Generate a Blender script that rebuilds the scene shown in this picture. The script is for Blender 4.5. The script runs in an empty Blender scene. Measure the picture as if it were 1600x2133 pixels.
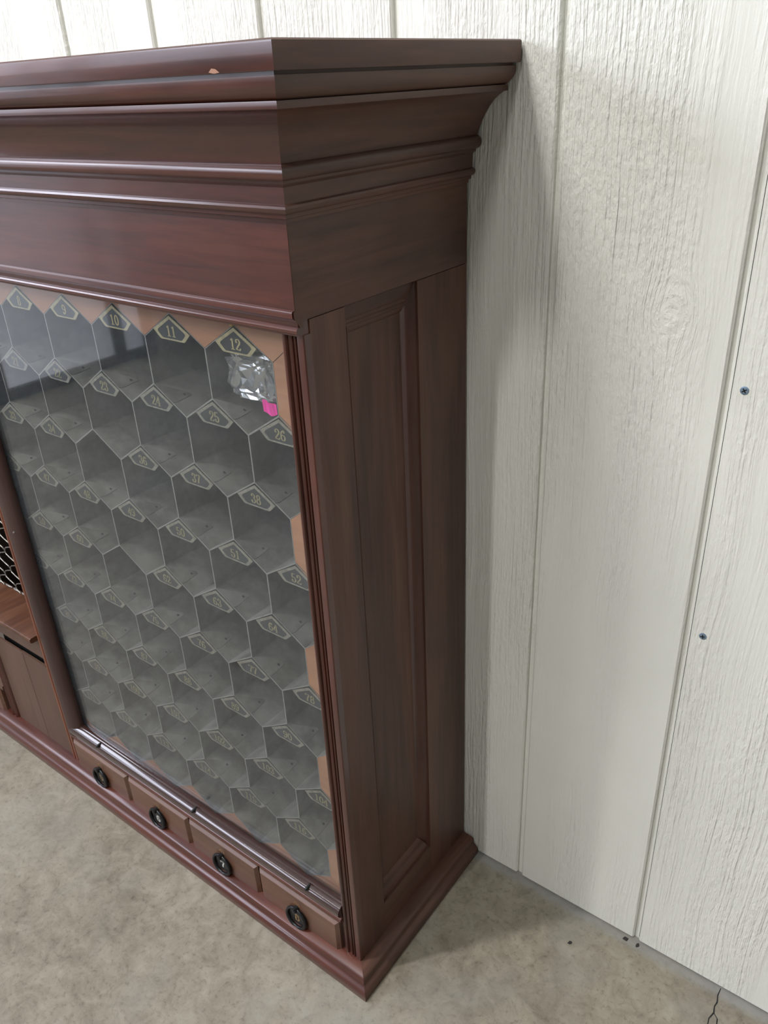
import bpy, math, random
from mathutils import Matrix, Vector, noise

random.seed(7)
scene = bpy.context.scene
COL = scene.collection
PI = math.pi

# ------------------------------------------------------------------ camera
cam_d = bpy.data.cameras.new('camera')
cam = bpy.data.objects.new('camera', cam_d)
COL.objects.link(cam)
cam_d.sensor_fit = 'VERTICAL'
cam_d.sensor_height = 32.0
cam_d.sensor_width = 24.0
cam_d.lens = 1679.93 / 2133.0 * 32.0
cam_d.clip_start = 0.02
RX = Vector((0.798333, 0.600640, -0.043548))
DN = Vector((0.254431, -0.401948, -0.879604))
FW = Vector((-0.545829, 0.691137, -0.473710))
m = Matrix.Identity(4)
for i in range(3):
    m[i][0] = RX[i]; m[i][1] = -DN[i]; m[i][2] = -FW[i]
m[0][3], m[1][3], m[2][3] = 0.5186, -0.5473, 1.2073
cam.matrix_world = m
scene.camera = cam

# ------------------------------------------------------------------ world, exposure
world = bpy.data.worlds.new('world')
scene.world = world
world.use_nodes = True
world.node_tree.nodes['Background'].inputs[0].default_value = (0.75, 0.82, 0.9, 1)
world.node_tree.nodes['Background'].inputs[1].default_value = 0.1
vs = scene.view_settings
vs.view_transform = 'Standard'
vs.look = 'None'
vs.gamma = 1.0
vs.use_curve_mapping = False
vs.exposure = 0.05

# one added round fill lamp: (x, y, z, size, watts); it hangs in a fixture built below
FILL_LAMPS = [(0.55, -2.10, 3.30, 0.40, 30.0)]
for i, (x, y, z, s, w) in enumerate(FILL_LAMPS):
    ld = bpy.data.lights.new('lamp_light', 'AREA')
    ld.shape = 'DISK'
    ld.size = s
    ld.energy = w
    ld.color = (1.0, 0.985, 0.955)
    lo = bpy.data.objects.new('lamp_light', ld)
    lo.location = (x, y, z)
    COL.objects.link(lo)
# strip lamps: (x centre, y centre, z, length, heading in degrees, watts)
STRIPS = [(-1.85, -2.60, 3.36, 1.9, 0.0, 18.0),  # added strip, there for highlights on the mouldings
          (-0.45, -3.20, 3.32, 1.2, 82.0, 66.0),
          (-0.80, -1.00, 3.36, 1.1, 51.3, 58.0)]
for x, y, z, L, h, w in STRIPS:
    ld = bpy.data.lights.new('strip_light', 'AREA')
    ld.shape = 'RECTANGLE'
    ld.size = L
    ld.size_y = 0.08
    ld.energy = w
    ld.color = (1.0, 0.985, 0.96)
    lo = bpy.data.objects.new('strip_light', ld)
    lo.location = (x, y, z)
    lo.rotation_euler = (0, 0, math.radians(h))
    COL.objects.link(lo)


# ------------------------------------------------------------------ materials
def new_mat(name):
    mt = bpy.data.materials.new(name)
    mt.use_nodes = True
    nt = mt.node_tree
    return mt, nt, nt.nodes['Principled BSDF']


def N(nt, typ, **kw):
    n = nt.nodes.new(typ)
    for k, v in kw.items():
        setattr(n, k, v)
    return n


def ramp(nt, fac, stops):
    r = N(nt, 'ShaderNodeValToRGB')
    el = r.color_ramp.elements
    while len(el) < len(stops):
        el.new(0.5)
    for e, (p, c) in zip(el, stops):
        e.position = p
        e.color = (c[0], c[1], c[2], 1)
    nt.links.new(fac, r.inputs[0])
    return r.outputs[0]


def mapping(nt, vec, scale, loc=(0, 0, 0)):
    mp = N(nt, 'ShaderNodeMapping')
    mp.inputs['Scale'].default_value = scale
    mp.inputs['Location'].default_value = loc
    nt.links.new(vec, mp.inputs['Vector'])
    return mp.outputs[0]


def tex_noise(nt, vec, scale=1.0, detail=4.0, rough=0.55, dist=0.0):
    n = N(nt, 'ShaderNodeTexNoise')
    n.inputs['Scale'].default_value = scale
    n.inputs['Detail'].default_value = detail
    n.inputs['Roughness'].default_value = rough
    n.inputs['Distortion'].default_value = dist
    nt.links.new(vec, n.inputs['Vector'])
    return n.outputs['Fac']


def math_node(nt, op, a, b=None, clamp=False):
    n = N(nt, 'ShaderNodeMath', operation=op)
    n.use_clamp = clamp
    for i, v in enumerate((a, b)):
        if v is None:
            continue
        if isinstance(v, (int, float)):
            n.inputs[i].default_value = v
        else:
            nt.links.new(v, n.inputs[i])
    return n.outputs[0]


def mix_col(nt, fac, a, b, mode='MIX'):
    n = N(nt, 'ShaderNodeMix', data_type='RGBA', blend_type=mode)
    if isinstance(fac, (int, float)):
        n.inputs[0].default_value = fac
    else:
        nt.links.new(fac, n.inputs[0])
    for idx, v in ((6, a), (7, b)):
        if isinstance(v, tuple):
            n.inputs[idx].default_value = (v[0], v[1], v[2], 1)
        else:
            nt.links.new(v, n.inputs[idx])
    return n.outputs[2]


def bump(nt, bsdf, height, strength, dist):
    b = N(nt, 'ShaderNodeBump')
    b.inputs['Strength'].default_value = strength
    b.inputs['Distance'].default_value = dist
    nt.links.new(height, b.inputs['Height'])
    nt.links.new(b.outputs[0], bsdf.inputs['Normal'])


def obj_coords(nt):
    """object coordinates shifted by a per-object random amount"""
    tc = N(nt, 'ShaderNodeTexCoord')
    oi = N(nt, 'ShaderNodeObjectInfo')
    add = N(nt, 'ShaderNodeVectorMath', operation='MULTIPLY_ADD')
    cmb = N(nt, 'ShaderNodeCombineXYZ')
    for k in range(3):
        nt.links.new(oi.outputs['Random'], cmb.inputs[k])
    nt.links.new(cmb.outputs[0], add.inputs[0])
    add.inputs[1].default_value = (3.1, 5.3, 7.7)
    nt.links.new(tc.outputs['Object'], add.inputs[2])
    return add.outputs[0]


def wood(name, dark, mid, light, axis, rough=0.36, coat=0.25, wear=0.25, crough=0.14, spec=0.5):
    mt, nt, b = new_mat(name)
    v = obj_coords(nt)
    a, c = 7.0, 95.0
    sc = {'x': (a, c, c), 'y': (c, a, c), 'z': (c, c, a)}[axis]
    fine = tex_noise(nt, mapping(nt, v, sc), 1.0, 6.0, 0.62, 0.4)
    a2, c2 = 1.6, 13.0
    sc2 = {'x': (a2, c2, c2), 'y': (c2, a2, c2), 'z': (c2, c2, a2)}[axis]
    broad = tex_noise(nt, mapping(nt, v, sc2, (4, 2, 9)), 1.0, 3.0, 0.5, 0.8)
    f = math_node(nt, 'ADD', math_node(nt, 'MULTIPLY', fine, 0.5), math_node(nt, 'MULTIPLY', broad, 0.5))
    col = ramp(nt, f, [(0.34, dark), (0.5, mid), (0.66, light)])
    cloud = tex_noise(nt, v, 5.0, 5.0, 0.6)
    dust = ramp(nt, cloud, [(0.42, (0, 0, 0)), (0.72, (wear, wear, wear))])
    col = mix_col(nt, dust, col, (0.16, 0.125, 0.10))
    nt.links.new(col, b.inputs['Base Color'])
    rr = math_node(nt, 'ADD', math_node(nt, 'MULTIPLY', cloud, 0.22), rough - 0.11)
    nt.links.new(rr, b.inputs['Roughness'])
    b.inputs['Specular IOR Level'].default_value = spec
    b.inputs['Coat Weight'].default_value = coat
    b.inputs['Coat Roughness'].default_value = crough
    bump(nt, b, fine, 0.035, 0.001)
    return mt


MAHO = ((0.032, 0.0085, 0.0055), (0.068, 0.0170, 0.0105), (0.108, 0.0290, 0.0165))
SIDE = ((0.050, 0.0215, 0.0150), (0.088, 0.0400, 0.0275), (0.128, 0.0600, 0.0400))
M_front_x = wood('mahogany_front_x', *MAHO, 'x', 0.32, 0.42, 0.06, 0.10, 0.4)
M_front_z = wood('mahogany_front_z', *MAHO, 'z', 0.33, 0.3, 0.12)
M_side_y = wood('mahogany_side_y', *SIDE, 'y', 0.42, 0.05, 0.22, 0.2, 0.30)
M_side_z = wood('mahogany_side_z', *SIDE, 'z', 0.42, 0.05, 0.22, 0.2, 0.30)
M_dark_x = wood('dark_frame_x', (0.026, 0.011, 0.010), (0.034, 0.0145, 0.012), (0.044, 0.019, 0.015), 'x', 0.22, 1.0, 0.02, 0.07)
M_dark_z = wood('dark_frame_z', (0.018, 0.008, 0.007), (0.032, 0.014, 0.012), (0.048, 0.021, 0.017), 'z', 0.42, 0.12, 0.08, 0.18, 0.25)
M_drawer = wood('drawer_wood', (0.085, 0.038, 0.022), (0.118, 0.054, 0.032), (0.150, 0.072, 0.044), 'x', 0.40, 0.1, 0.3)
M_panel_z = wood('slot_panel_wood', (0.076, 0.041, 0.027), (0.094, 0.052, 0.035), (0.116, 0.066, 0.046), 'z', 0.48, 0.0, 0.25, 0.2, 0.3)
M_filler = wood('filler_wood', (0.270, 0.115, 0.055), (0.330, 0.150, 0.075), (0.390, 0.190, 0.100), 'x', 0.5, 0.0, 0.1)
M_shelf = wood('shelf_wood', (0.045, 0.016, 0.008), (0.090, 0.036, 0.018), (0.135, 0.060, 0.032), 'y', 0.42, 0.05, 0.08, 0.2, 0.3)
M_trim = wood('trim_wood', (0.130, 0.040, 0.022), (0.180, 0.060, 0.033), (0.225, 0.085, 0.048), 'z', 0.36, 0.2, 0.1)
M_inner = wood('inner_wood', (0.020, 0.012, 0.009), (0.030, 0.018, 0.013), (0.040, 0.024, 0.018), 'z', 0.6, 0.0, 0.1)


def plain(name, col, rough=0.5, metal=0.0, var=0.0, scale=60.0, col2=None, coat=0.0):
    mt, nt, b = new_mat(name)
    b.inputs['Roughness'].default_value = rough
    b.inputs['Metallic'].default_value = metal
    b.inputs['Coat Weight'].default_value = coat
    v = obj_coords(nt)
    f = tex_noise(nt, v, scale, 5.0, 0.6)
    c2 = col2 or tuple(x * (1 - var) for x in col)
    c = ramp(nt, f, [(0.38, c2), (0.62, col)])
    nt.links.new(c, b.inputs['Base Color'])
    return mt


M_tin = plain('dull_tin', (0.220, 0.216, 0.200), 0.45, 0.25, 0.0, 20.0, (0.108, 0.105, 0.094))
M_tin_edge = plain('tin_edge', (0.34, 0.335, 0.32), 0.4, 0.4, 0.2)
M_plate_rim = plain('plate_brass', (0.42, 0.37, 0.22), 0.42, 0.4, 0.25, 180.0)
M_plate_rim_worn = plain('plate_rim_worn', (0.27, 0.255, 0.215), 0.45, 0.4, 0.3, 150.0)
M_plate_field = plain('plate_black', (0.016, 0.019, 0.023), 0.30, 0.0, 0.0, 240.0, (0.026, 0.029, 0.033))
M_gold = plain('gold_numeral', (0.40, 0.34, 0.17), 0.5, 0.0, 0.15, 200.0)
M_gold_lower = plain('gold_numeral_worn', (0.26, 0.23, 0.13), 0.5, 0.0, 0.25, 200.0)  # dimmer gold for the numbers below the top row
M_gold_dim = plain('gold_decal', (0.34, 0.23, 0.10), 0.5, 0.0, 0.4, 300.0, (0.17, 0.09, 0.05))
M_white_num = plain('white_numeral', (0.62, 0.62, 0.58), 0.5, 0.0, 0.2, 300.0)
M_iron = plain('blackened_brass', (0.030, 0.032, 0.034), 0.33, 0.7, 0.3, 120.0)
M_iron_disc = plain('pull_disc', (0.050, 0.052, 0.052), 0.42, 0.5, 0.35, 160.0)
M_brass = plain('brass', (0.45, 0.30, 0.10), 0.3, 0.9, 0.2, 200.0)
M_wire = plain('steel_wire', (0.30, 0.28, 0.255), 0.38, 0.6, 0.3, 120.0)
M_zinc = plain('zinc_screw', (0.26, 0.36, 0.48), 0.35, 0.6, 0.3, 300.0)
M_blackhole = plain('dark_gap', (0.010, 0.010, 0.010), 0.9)
M_white = plain('white_paint', (0.70, 0.71, 0.72), 0.5, 0.0, 0.05, 2.0)
M_grey_post = plain('grey_post', (0.06, 0.065, 0.07), 0.5, 0.0, 0.1)
M_lampbody = plain('lamp_body', (0.6, 0.6, 0.6), 0.4, 0.3, 0.1)
M_room = plain('room_wall_paint', (0.30, 0.30, 0.29), 0.7, 0.0, 0.08, 2.0)
M_ceil = plain('ceiling_paint', (0.28, 0.28, 0.275), 0.8, 0.0, 0.05, 3.0)
M_debris = plain('debris', (0.03, 0.028, 0.026), 0.8, 0.0, 0.3)
M_spot = plain('dried_stain', (0.17, 0.125, 0.078), 0.7, 0.0, 0.4, 40.0)


def make_glass():
    mt = bpy.data.materials.new('window_glass')
    mt.use_nodes = True
    nt = mt.node_tree
    nt.nodes.clear()
    out = N(nt, 'ShaderNodeOutputMaterial')
    tr = N(nt, 'ShaderNodeBsdfTransparent')
    tr.inputs[0].default_value = (0.965, 0.975, 0.97, 1)
    gl = N(nt, 'ShaderNodeBsdfGlossy')
    gl.inputs['Roughness'].default_value = 0.03
    df = N(nt, 'ShaderNodeBsdfDiffuse')
    df.inputs[0].default_value = (0.52, 0.60, 0.68, 1)
    lw = N(nt, 'ShaderNodeLayerWeight')
    lw.inputs['Blend'].default_value = 0.5
    p5 = math_node(nt, 'POWER', lw.outputs['Facing'], 5.0)
    fr = math_node(nt, 'ADD', math_node(nt, 'MULTIPLY', p5, 0.96), 0.042)
    mx = N(nt, 'ShaderNodeMixShader')
    nt.links.new(fr, mx.inputs[0])
    nt.links.new(tr.outputs[0], mx.inputs[1])
    nt.links.new(gl.outputs[0], mx.inputs[2])
    # film of dust; its blue tint stands in for daylight haze
    tc = N(nt, 'ShaderNodeTexCoord')
    dust = tex_noise(nt, mapping(nt, tc.outputs['Object'], (5, 5, 5)), 1.0, 6.0, 0.6)
    df_f = math_node(nt, 'MULTIPLY', dust, 0.040)
    mx2 = N(nt, 'ShaderNodeMixShader')
    nt.links.new(df_f, mx2.inputs[0])
    nt.links.new(mx.outputs[0], mx2.inputs[1])
    nt.links.new(df.outputs[0], mx2.inputs[2])
    nt.links.new(mx2.outputs[0], out.inputs[0])
    return mt


M_glass = make_glass()


def make_plastic(name, tint, dens, gloss):
    mt = bpy.data.materials.new(name)
    mt.use_nodes = True
    nt = mt.node_tree
    nt.nodes.clear()
    out = N(nt, 'ShaderNodeOutputMaterial')
    tr = N(nt, 'ShaderNodeBsdfTransparent')
    gl = N(nt, 'ShaderNodeBsdfGlossy')
    gl.inputs['Roughness'].default_value = 0.07
    df = N(nt, 'ShaderNodeBsdfDiffuse')
    df.inputs[0].default_value = tint
    m1 = N(nt, 'ShaderNodeMixShader')
    m1.inputs[0].default_value = gloss
    nt.links.new(tr.outputs[0], m1.inputs[1])
    nt.links.new(gl.outputs[0], m1.inputs[2])
    m2 = N(nt, 'ShaderNodeMixShader')
    m2.inputs[0].default_value = dens
    nt.links.new(m1.outputs[0], m2.inputs[1])
    nt.links.new(df.outputs[0], m2.inputs[2])
    nt.links.new(m2.outputs[0], out.inputs[0])
    return mt


M_bag = make_plastic('clear_plastic', (0.70, 0.75, 0.85, 1), 0.08, 0.40)
M_pink = make_plastic('pink_plastic', (0.78, 0.05, 0.36, 1), 0.85, 0.3)


def make_wallpaint():
    """painted, embossed wood-grain siding; one knot in the board beside the cabinet"""
    mt, nt, b = new_mat('siding_paint')
    ge = N(nt, 'ShaderNodeNewGeometry')
    sep = N(nt, 'ShaderNodeSeparateXYZ')
    nt.links.new(ge.outputs['Position'], sep.inputs[0])
    x, z = sep.outputs[0], sep.outputs[2]
    kx, kz = 0.247, 0.975
    dx = math_node(nt, 'SUBTRACT', x, kx)
    dz = math_node(nt, 'SUBTRACT', z, kz)
    rx_ = math_node(nt, 'DIVIDE', dx, 0.026)
    rz_ = math_node(nt, 'DIVIDE', dz, 0.036)
    r2 = math_node(nt, 'ADD', math_node(nt, 'MULTIPLY', rx_, rx_), math_node(nt, 'MULTIPLY', rz_, rz_))
    g = math_node(nt, 'POWER', 2.718, math_node(nt, 'MULTIPLY', r2, -1.0))
    # grain bends round the knot
    shift = math_node(nt, 'MULTIPLY', math_node(nt, 'MULTIPLY', dx, g), -0.75)
    lowv = N(nt, 'ShaderNodeCombineXYZ')
    nt.links.new(math_node(nt, 'MULTIPLY', x, 2.5), lowv.inputs[0])
    nt.links.new(math_node(nt, 'MULTIPLY', z, 2.2), lowv.inputs[2])
    wob = tex_noise(nt, lowv.outputs[0], 1.0, 2.0, 0.5)
    xs = math_node(nt, 'ADD', math_node(nt, 'ADD', x, shift), math_node(nt, 'MULTIPLY', wob, 0.035))
    cv = N(nt, 'ShaderNodeCombineXYZ')
    nt.links.new(math_node(nt, 'MULTIPLY', xs, 250.0), cv.inputs[0])
    nt.links.new(math_node(nt, 'MULTIPLY', z, 8.0), cv.inputs[2])
    ridge = tex_noise(nt, cv.outputs[0], 1.0, 2.5, 0.5, 0.25)
    cv2 = N(nt, 'ShaderNodeCombineXYZ')
    nt.links.new(math_node(nt, 'MULTIPLY', xs, 210.0), cv2.inputs[0])
    nt.links.new(math_node(nt, 'MULTIPLY', z, 80.0), cv2.inputs[2])
    rough_n = tex_noise(nt, cv2.outputs[0], 1.0, 3.0, 0.6)
    # smooth heartwood patches, long and narrow
    pv = N(nt, 'ShaderNodeCombineXYZ')
    nt.links.new(math_node(nt, 'MULTIPLY', xs, 11.0), pv.inputs[0])
    nt.links.new(math_node(nt, 'MULTIPLY', z, 1.3), pv.inputs[2])
    patch = tex_noise(nt, pv.outputs[0], 1.0, 2.0, 0.5)
    amp = ramp(nt, patch, [(0.40, (1, 1, 1)), (0.60, (0.18, 0.18, 0.18))])
    rings = math_node(nt, 'SINE', math_node(nt, 'ADD', math_node(nt, 'MULTIPLY', math_node(nt, 'POWER', r2, 0.5), 15.0), math_node(nt, 'MULTIPLY', rough_n, 6.0)))
    knot = math_node(nt, 'MULTIPLY', math_node(nt, 'MULTIPLY', rings, g), 0.07)
    h = math_node(nt, 'ADD', math_node(nt, 'MULTIPLY', ridge, 1.0), math_node(nt, 'MULTIPLY', rough_n, 0.75))
    h = math_node(nt, 'ADD', math_node(nt, 'MULTIPLY', h, amp), knot)
    bump(nt, b, h, 1.0, 0.0032)
    tone = tex_noise(nt, lowv.outputs[0], 1.4, 4.0, 0.6)
    col = ramp(nt, tone, [(0.3, (0.695, 0.70, 0.640)), (0.7, (0.745, 0.748, 0.690))])
    nt.links.new(col, b.inputs['Base Color'])
    b.inputs['Roughness'].default_value = 0.42
    return mt


M_wall = make_wallpaint()


def make_concrete(wall_y):
    mt, nt, b = new_mat('concrete')
    ge = N(nt, 'ShaderNodeNewGeometry')
    p = ge.outputs['Position']
    big = tex_noise(nt, p, 3.2, 5.0, 0.6, 0.3)
    mid = tex_noise(nt, p, 30.0, 7.0, 0.7, 0.6)
    fine = tex_noise(nt, p, 120.0, 5.0, 0.7)
    f = math_node(nt, 'ADD', math_node(nt, 'MULTIPLY', big, 0.45), math_node(nt, 'MULTIPLY', mid, 0.55))
    col = ramp(nt, f, [(0.34, (0.135, 0.114, 0.083)), (0.46, (0.210, 0.187, 0.141)), (0.64, (0.305, 0.282, 0.220))])
    sp = ramp(nt, fine, [(0.30, (0.62, 0.60, 0.58)), (0.46, (1, 1, 1)), (0.75, (1.06, 1.06, 1.06))])
    col = mix_col(nt, 1.0, col, sp, 'MULTIPLY')
    # grey trowel clouds and long scuffs
    cl = tex_noise(nt, mapping(nt, p, (5, 5, 5), (7, 3, 1)), 1.0, 4.0, 0.6)
    col = mix_col(nt, ramp(nt, cl, [(0.50, (0, 0, 0)), (0.68, (0.5, 0.5, 0.5))]), col, (0.235, 0.225, 0.205))
    mp = N(nt, 'ShaderNodeMapping')
    mp.inputs['Rotation'].default_value = (0, 0, 0.75)
    mp.inputs['Scale'].default_value = (2.0, 45.0, 1.0)
    nt.links.new(p, mp.inputs['Vector'])
    sc = tex_noise(nt, mp.outputs[0], 1.0, 3.0, 0.6, 0.2)
    col = mix_col(nt, ramp(nt, sc, [(0.70, (0, 0, 0)), (0.82, (0.30, 0.30, 0.30))]), col, (0.15, 0.135, 0.11))
    # paint overspray along the wall
    sep = N(nt, 'ShaderNodeSeparateXYZ')
    nt.links.new(p, sep.inputs[0])
    edge = math_node(nt, 'ADD', sep.outputs[1], math_node(nt, 'MULTIPLY', mid, 0.012))
    em = ramp(nt, math_node(nt, 'SUBTRACT', edge, wall_y - 1.0), [(0.985, (0, 0, 0)), (0.996, (0.55, 0.55, 0.55))])
    col = mix_col(nt, em, col, (0.27, 0.275, 0.275))
    nt.links.new(col, b.inputs['Base Color'])
    b.inputs['Roughness'].default_value = 0.62
    bump(nt, b, math_node(nt, 'ADD', fine, math_node(nt, 'MULTIPLY', mid, 1.2)), 0.18, 0.002)
    return mt


WALL_Y = 0.2945
M_floor = make_concrete(WALL_Y)


# ------------------------------------------------------------------ mesh helpers
class MB:
    """collects geometry, then links it as one mesh object"""
    def __init__(self):
        self.v, self.f, self.mi = [], [], []

    def add(self, verts, faces, mi=0):
        o = len(self.v)
        self.v += [tuple(p) for p in verts]
        self.f += [tuple(i + o for i in f) for f in faces]
        self.mi += [mi] * len(faces)

    def box(self, x0, x1, y0, y1, z0, z1, mi=0):
        v = [(x0, y0, z0), (x1, y0, z0), (x1, y1, z0), (x0, y1, z0), (x0, y0, z1), (x1, y0, z1), (x1, y1, z1), (x0, y1, z1)]
        self.add(v, [(0, 3, 2, 1), (4, 5, 6, 7), (0, 1, 5, 4), (1, 2, 6, 5), (2, 3, 7, 6), (3, 0, 4, 7)], mi)

    def loft(self, rings, closed=True, caps=True, mi=0):
        n = len(rings[0])
        v = [p for r in rings for p in r]
        f = []
        for a in range(len(rings) - 1):
            for i in range(n if closed else n - 1):
                j = (i + 1) % n
                f.append((a * n + i, a * n + j, (a + 1) * n + j, (a + 1) * n + i))
        if caps and closed:
            f.append(tuple(range(n))[::-1])
            f.append(tuple((len(rings) - 1) * n + i for i in range(n)))
        self.add(v, f, mi)

    def tube(self, pts, r, seg=8, mi=0, closed=False):
        rings = []
        n = len(pts)
        ref = Vector((0.123, 0.97, 0.21))
        for i, p in enumerate(pts):
            p = Vector(p)
            a = Vector(pts[(i - 1) % n] if (closed or i > 0) else pts[0])
            c = Vector(pts[(i + 1) % n] if (closed or i < n - 1) else pts[-1])
            t = (c - a).normalized()
            u = t.cross(ref).normalized()
            w = t.cross(u)
            rr = r[i] if isinstance(r, (list, tuple)) else r
            rings.append([tuple(p + u * rr * math.cos(2 * PI * k / seg) + w * rr * math.sin(2 * PI * k / seg)) for k in range(seg)])
        if closed:
            rings.append(rings[0])
        self.loft(rings, True, not closed, mi)

    def cyl_y(self, cx, cz, r, y0, y1, seg=20, mi=0, dome=0.0):
        a = [(cx + r * math.cos(2 * PI * k / seg), y1, cz + r * math.sin(2 * PI * k / seg)) for k in range(seg)]
        b_ = [(cx + r * math.cos(2 * PI * k / seg), y0, cz + r * math.sin(2 * PI * k / seg)) for k in range(seg)]
        rings = [a, b_]
        if dome:
            for q in (0.8, 0.5, 0.2):
                rings.append([(cx + r * q * math.cos(2 * PI * k / seg), y0 - dome * math.sqrt(1 - q * q), cz + r * q * math.sin(2 * PI * k / seg)) for k in range(seg)])
        self.loft(rings, True, True, mi)

    def build(self, name, mats, parent=None, smooth=None, fix=True):
        me = bpy.data.meshes.new(name)
        me.from_pydata(self.v, [], self.f)
        if not isinstance(mats, (list, tuple)):
            mats = [mats]
        for mt in mats:
            me.materials.append(mt)
        me.polygons.foreach_set('material_index', self.mi)
        if fix:
            import bmesh
            bm = bmesh.new()
            bm.from_mesh(me)
            bmesh.ops.recalc_face_normals(bm, faces=bm.faces)
            bm.to_mesh(me)
            bm.free()
        if smooth is not None:
            me.polygons.foreach_set('use_smooth', [True] * len(me.polygons))
            me.set_sharp_from_angle(angle=math.radians(smooth))
        me.update()
        o = bpy.data.objects.new(name, me)
        COL.objects.link(o)
        if parent is not None:
            o.parent = parent
        return o


def copy_of(o, parent, loc=(0, 0, 0)):
    c = o.copy()
    COL.objects.link(c)
    c.parent = parent
    c.location = loc
    return c


def tag(o, label, cat, group=None):
    o['label'] = label
    o['category'] = cat
    if group:
        o['group'] = group
    return o


def empty(name, loc=(0, 0, 0)):
    o = bpy.data.objects.new(name, None)
    o.location = loc
    COL.objects.link(o)
    return o


# ================================================================== SETTING
X_L, X_R, Y_F, Z_C = -2.95, 3.6, -6.0, 3.62
mb = MB()
mb.box(X_L, X_R, Y_F, WALL_Y + 0.05, -0.05, 0.0)
floor = mb.build('floor', M_floor)
floor['kind'] = 'structure'
mb = MB()
mb.box(X_L, X_R, Y_F, WALL_Y + 0.05, Z_C, Z_C + 0.05)
o = mb.build('ceiling', M_ceil)
o['kind'] = 'structure'
mb = MB()
mb.box(X_L - 0.06, X_L, Y_F, WALL_Y + 0.05, -0.05, Z_C + 0.05)
o = mb.build('wall_left', M_room)
o['kind'] = 'structure'
mb = MB()
mb.box(X_R, X_R + 0.06, Y_F, WALL_Y + 0.05, -0.05, Z_C + 0.05)
o = mb.build('wall_right', M_room)
o['kind'] = 'structure'
mb = MB()
mb.box(X_L, X_R, Y_F - 0.06, Y_F, -0.05, Z_C + 0.05)
o = mb.build('wall_front', M_room)
o['kind'] = 'structure'

# glazed door and window in the left wall, daylight behind frosted panes
def pane_mat(name, strength):
    mt = bpy.data.materials.new(name)
    mt.use_nodes = True
    b = mt.node_tree.nodes['Principled BSDF']
    b.inputs['Base Color'].default_value = (0.5, 0.55, 0.6, 1)
    b.inputs['Emission Color'].default_value = (0.82, 0.85, 1.0, 1)
    b.inputs['Emission Strength'].default_value = strength
    return mt


M_sky = pane_mat('daylight_pane', 11.0)
M_sky_mid = pane_mat('shaded_pane', 3.0)  # dimmer middle tier, strength set for the sheen on the fascia
M_sky_low = pane_mat('frosted_pane', 0.9)


def glazed(name, y0, y1, z0, z1, bars_y, bars_z, fm):
    root = empty(name, (X_L, 0, 0))
    root['kind'] = 'structure'
    ys = [y0] + bars_y + [y1]
    zs = [z0] + bars_z + [z1]
    for a, b in zip(ys, ys[1:]):
        for c, d in zip(zs, zs[1:]):
            mb = MB()
            mb.box(0.004, 0.012, a + 0.025, b - 0.025, c + 0.025, d - 0.025)
            mb.build('pane', M_sky if c > 1.7 else (M_sky_mid if c > 0.8 else M_sky_low), root)
    mb = MB()
    for y in ys:
        mb.box(0.001, 0.05, y - 0.025, y + 0.025, z0 - 0.025, z1 + 0.025)
    for z in zs:
        mb.box(0.001, 0.045, y0, y1, z - 0.025, z + 0.025)
    mb.build('frame', fm, root)


glazed('door_1', -1.92, -0.45, 0.03, 2.85, [-1.74, -1.10], [1.02, 1.86], M_grey_post)
glazed('window_1', -5.40, -2.00, 1.02, 2.85, [-4.55, -3.70, -2.85], [1.86], M_white)

# back wall: backing sheet with the siding planks in front of it
mb = MB()
mb.box(X_L, X_R, WALL_Y + 0.0065, WALL_Y + 0.05, 0.0, Z_C)
wall = mb.build('wall_back', M_wall)
wall['kind'] = 'structure'
PITCH, G0, GW = 0.2057, 0.1085, 0.0085
k0 = int((X_L - G0) / PITCH)
k1 = int((X_R - G0) / PITCH) + 1
mb = MB()
x0p, x1p = GW / 2, PITCH - GW / 2
ch = 0.0022
prof = [(x0p, 0.0065), (x0p, ch), (x0p + ch, 0.0), (x1p - ch, 0.0), (x1p, ch), (x1p, 0.0065)]
mb.loft([[(px, py, 0.0035) for px, py in prof], [(px, py, Z_C - 0.01) for px, py in prof]])
plank = mb.build('plank', M_wall, wall)
first = True
for k in range(k0, k1):
    loc = (G0 + PITCH * k, WALL_Y, 0)
    if loc[0] + PITCH > X_R or loc[0] < X_L:
        continue
    if first:
        plank.location = loc
        first = False
    else:
        copy_of(plank, wall, loc)
# open sheet joint along one groove
mb = MB()
mb.box(G0 + PITCH + 0.0028, G0 + PITCH + 0.0046, WALL_Y + 0.0055, WALL_Y + 0.0066, 0.003, Z_C - 0.01)
mb.build('joint_gap', M_blackhole, wall)


def wall_screw(x, z, rot):
    mb = MB()
    mb.cyl_y(0, 0, 0.0045, -0.0004, 0.003, 20, 0, 0.0006)
    for a in (rot, rot + PI / 2):
        dx, dz = math.cos(a) * 0.0028, math.sin(a) * 0.0028
        nx, nz = -math.sin(a) * 0.0006, math.cos(a) * 0.0006
        mb.add([(dx + nx, -0.00115, dz + nz), (dx - nx, -0.00115, dz - nz), (-dx - nx, -0.00115, -dz - nz), (-dx + nx, -0.00115, -dz + nz)], [(0, 1, 2, 3)], 1)
    s = mb.build('screw', [M_zinc, M_blackhole], wall, 40)
    s.location = (x, WALL_Y, z)
    s['label'] = 'zinc screw head driven into the painted siding'


wall_screw(0.3312, 0.9096, 0.6)
wall_screw(0.3332, 0.5988, 0.2)

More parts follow.
